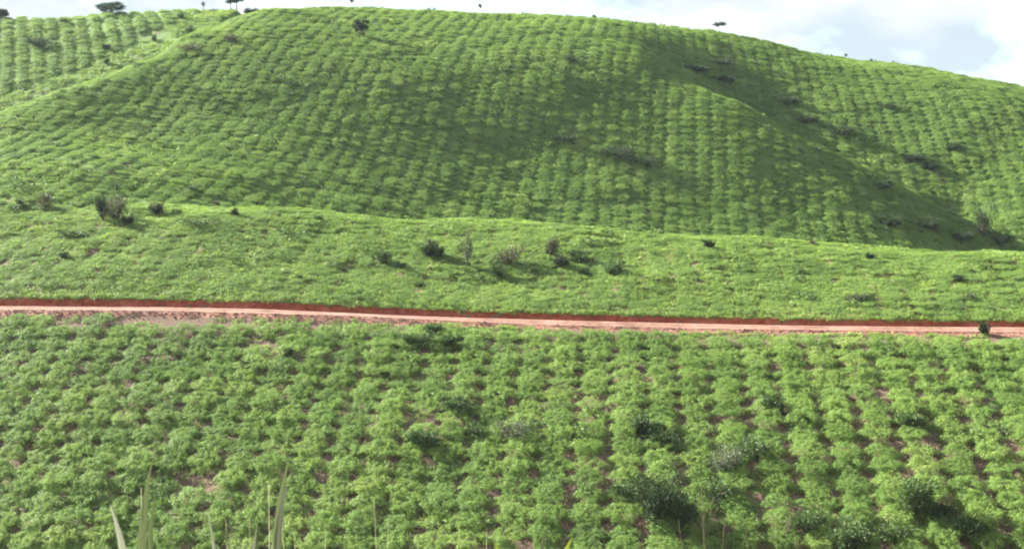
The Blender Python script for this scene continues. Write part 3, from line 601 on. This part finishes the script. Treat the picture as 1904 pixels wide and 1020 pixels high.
# ------------------------------------------------------------------ tall grass close to the camera
def blade(acc, base, tip, bend, wd, seg=10, r=random):
    t = 1 - (1 - np.linspace(0, 1, seg)) ** 2.2; b = np.asarray(base, float); e = np.asarray(tip, float); side = np.array([0.92, 0.39 * r.uniform(-1, 1), 0])
    p = b + (e - b) * t[:, None] + np.asarray(bend)[None] * (4 * t * (1 - t))[:, None] + np.array([np.sign(bend[0] + 1e-6) * wd * 1.6, 0, -wd * .5])[None] * (np.clip((t - .86) / .14, 0, 1) ** 2)[:, None]; w = wd * np.clip((1 - t) * 11, 0.02, 1) ** 0.8 * 0.5
    V = np.stack([p - side * w[:, None], p + np.array([0, .35, 0]) * w[:, None], p + side * w[:, None]], 1).reshape(-1, 3); i = np.arange(seg - 1)[:, None] * 3
    Fq = np.concatenate([np.stack([i + 0, i + 1, i + 4, i + 3], -1).reshape(-1, 4), np.stack([i + 1, i + 2, i + 5, i + 4], -1).reshape(-1, 4)]); acc.add(V, Fq, np.full(len(V), r.random()))
def tall_grass(Y, parts, label, name='grass_clump'):
    x0 = np.mean([p[1] for p in parts]); X = (x0 - 952) / F * Y; Z = ground_z(X, Y); root = empty(name, (X, Y, Z + CZ)); tag(root, label, 'grass'); root['kind'] = 'thing'
    rr = random.Random(int(x0))
    for kind, bx, tx, ty, wpx, m, bow in parts:
        tip = at(tx, ty, Y) - np.array([X, Y, Z]); bb = np.array([(bx - 952) / F * Y - X, rr.uniform(-.06, .06), -0.03]); acc = Acc(); wd = wpx * Y / F * (1.25 if kind == 'blade' else 0.8)
        if kind == 'blade': blade(acc, bb, tip, (bow, 0, 0), wd, 18, rr); nm = 'blade'
        else:
            t = np.linspace(0, 1, 9)[:, None]; V, Fq = tube(bb + (tip - bb) * t + np.array([bow, 0, 0]) * 4 * t * (1 - t), np.linspace(wd * .5, wd * .16, 9), 5); acc.add(V, Fq); nm = 'stalk'
        link(nm, acc.mesh(nm, True), m, root)
tall_grass(5.0, [('blade', 256, 238, 926, 17, PALE, -.02), ('blade', 262, 257, 848, 13, BLADE, .01), ('blade', 268, 270, 900, 10, BLADE, .015), ('blade', 230, 186, 975, 7, BLADE, -.03), ('stalk', 262, 263, 905, 7, STALK, 0)], 'tall pale grass blades at the bottom edge, leftmost clump')
tall_grass(5.2, [('blade', 492, 510, 842, 14, BLADE, .012), ('blade', 499, 505, 890, 15, PALE, .0), ('blade', 488, 487, 950, 9, BLADE, -.02), ('stalk', 492, 500, 900, 7, STALK, 0)], 'tallest grass blade at the bottom edge, left of centre')
tall_grass(4.8, [('blade', 412, 406, 945, 10, PALE, -.01), ('blade', 422, 409, 975, 11, BLADE, .01), ('blade', 448, 462, 960, 9, PALE, .0), ('stalk', 440, 420, 965, 4, STALK, .0), ('stalk', 446, 464, 962, 4, STALK, .01)], 'short pale grass clump between the two tall ones at the bottom edge')
tall_grass(6.0, [('stalk', 570, 520, 935, 5, STALK, .04), ('stalk', 575, 606, 985, 4, STALK, -.02), ('stalk', 565, 548, 990, 4, STALK, 0)], 'thin dry grass stalks right of the tallest blade', 'grass_stalks')
tall_grass(6.5, [('stalk', 705, 695, 925, 3, STALK, .03), ('stalk', 712, 722, 960, 3, STALK, -.02)], 'two faint thin stalks at the bottom edge left of centre', 'grass_stalks')
tall_grass(6.5, [('stalk', 900, 850, 955, 3, STALK, .05), ('stalk', 915, 905, 985, 3, STALK, -.02)], 'faint bent stalks at the bottom edge just left of the yellow leaves', 'grass_stalks')
tall_grass(7.0, [('stalk', 1312, 1304, 900, 3.5, TWIG, .05), ('stalk', 1318, 1348, 962, 3, TWIG, -.04), ('stalk', 1305, 1262, 965, 3, TWIG, .06)], 'pale forked stalks at the bottom edge below the big dark shrub', 'grass_stalks')
tall_grass(7.0, [('stalk', 1520, 1432, 962, 3, TWIG, .14), ('stalk', 1430, 1388, 984, 3, TWIG, .06)], 'pale arching stalks at the bottom edge, right of the forked ones', 'grass_stalks')
tall_grass(5.5, [('blade', 975, 945, 1003, 24, YELLOW, -.06), ('blade', 985, 968, 988, 26, YELLOW, -.03), ('blade', 996, 1014, 982, 26, YELLOW, .04), ('blade', 988, 991, 965, 14, BLADE, .01), ('blade', 1004, 1040, 1006, 22, YELLOW, .06)], 'yellow-green broad leaves poking up at the bottom edge, centre', 'broad_leaf_plant')

# ------------------------------------------------------------------ which crop bush is which
MARK = [(1220, 950, 'the big dark shrub near the bottom edge'), (1705, 940, 'the tall shrub near the bottom right corner'), (1580, 990, 'the dark shrub cut by the bottom edge'),
        (955, 810, 'the grey half-bare bush'), (1350, 865, 'the grey-green twiggy bush'), (790, 825, 'the dark green bush left of the grey one'), (1195, 795, 'the dark bush above the big dark shrub'),
        (258, 900, 'the leftmost tall grass clump'), (503, 880, 'the tallest grass blade'), (990, 985, 'the yellow-green broad leaves')]
done = set()
for mx_, my_, nm in MARK:
    for word, dx, dy in (('left of', -75, 0), ('right of', 75, 0), ('above', 0, -60), ('below', 0, 60)):
        q = sorted((((x - mx_ - dx) / 60) ** 2 + ((y - my_ - dy) / 30) ** 2, i) for i, (o, x, y) in enumerate(SINGLE) if i not in done and y < 1015)
        if q and q[0][0] < 0.7:
            done.add(q[0][1]); tag(SINGLE[q[0][1]][0], f'light green crop bush {word} {nm}', 'bush', 'crop bushes in the nearest rows')
ORD = ['first', 'second', 'third', 'fourth', 'fifth', 'sixth', 'seventh', 'eighth', 'ninth', 'tenth', 'eleventh', 'twelfth']
bottom = sorted((x, i) for i, (o, x, y) in enumerate(SINGLE) if i not in done and 1008 < y)
for n_, (x, i) in enumerate(bottom):
    h = len(bottom) // 2; tx = (ORD[n_] + ' from the left') if n_ < min(h, 12) else ((ORD[len(bottom) - 1 - n_] + ' from the right') if len(bottom) - n_ <= 12 else 'near the middle')
    done.add(i); tag(SINGLE[i][0], f'light green crop bush cut by the bottom edge, {tx}', 'bush', 'crop bushes in the nearest rows')
for i, (o, x, y) in enumerate(SINGLE):
    if i in done: continue
    a = ['far left', 'left of centre', 'middle', 'right of centre', 'far right'][min(4, max(0, int(x // 381)))]
    b = 'lowest rows' if y > 930 else 'lower middle rows' if y > 850 else 'upper nearest rows'
    tag(o, f'light green crop bush in the {b} of the planted slope, {a}', 'bush', f'crop bushes, {b}, {a}')

# ------------------------------------------------------------------ thin haze in the valley air
hm = bpy.data.materials.new('haze'); hm.use_nodes = True; t = hm.node_tree; t.nodes.clear(); ho = t.nodes.new('ShaderNodeOutputMaterial')
hv = N(t, 'ShaderNodeVolumePrincipled', i_Density=0.00006, i_Anisotropy=0.2); hv.inputs['Color'].default_value = (0.72, 0.86, 1.0, 1); L(t, hv, 'Volume', ho, 'Volume')
x0, x1, y0, y1, z0, z1 = -2000, 2000, -1200, 2300, CZ - 60, CZ + 45
HV = [(x, y, z) for x in (x0, x1) for y in (y0, y1) for z in (z0, z1)]
hz = link('haze', mesh_from('haze', HV, [(0, 1, 3, 2), (4, 6, 7, 5), (0, 4, 5, 1), (2, 3, 7, 6), (0, 2, 6, 4), (1, 5, 7, 3)]), hm); hz['kind'] = 'stuff'; hz['label'] = 'thin bluish haze in the valley air'
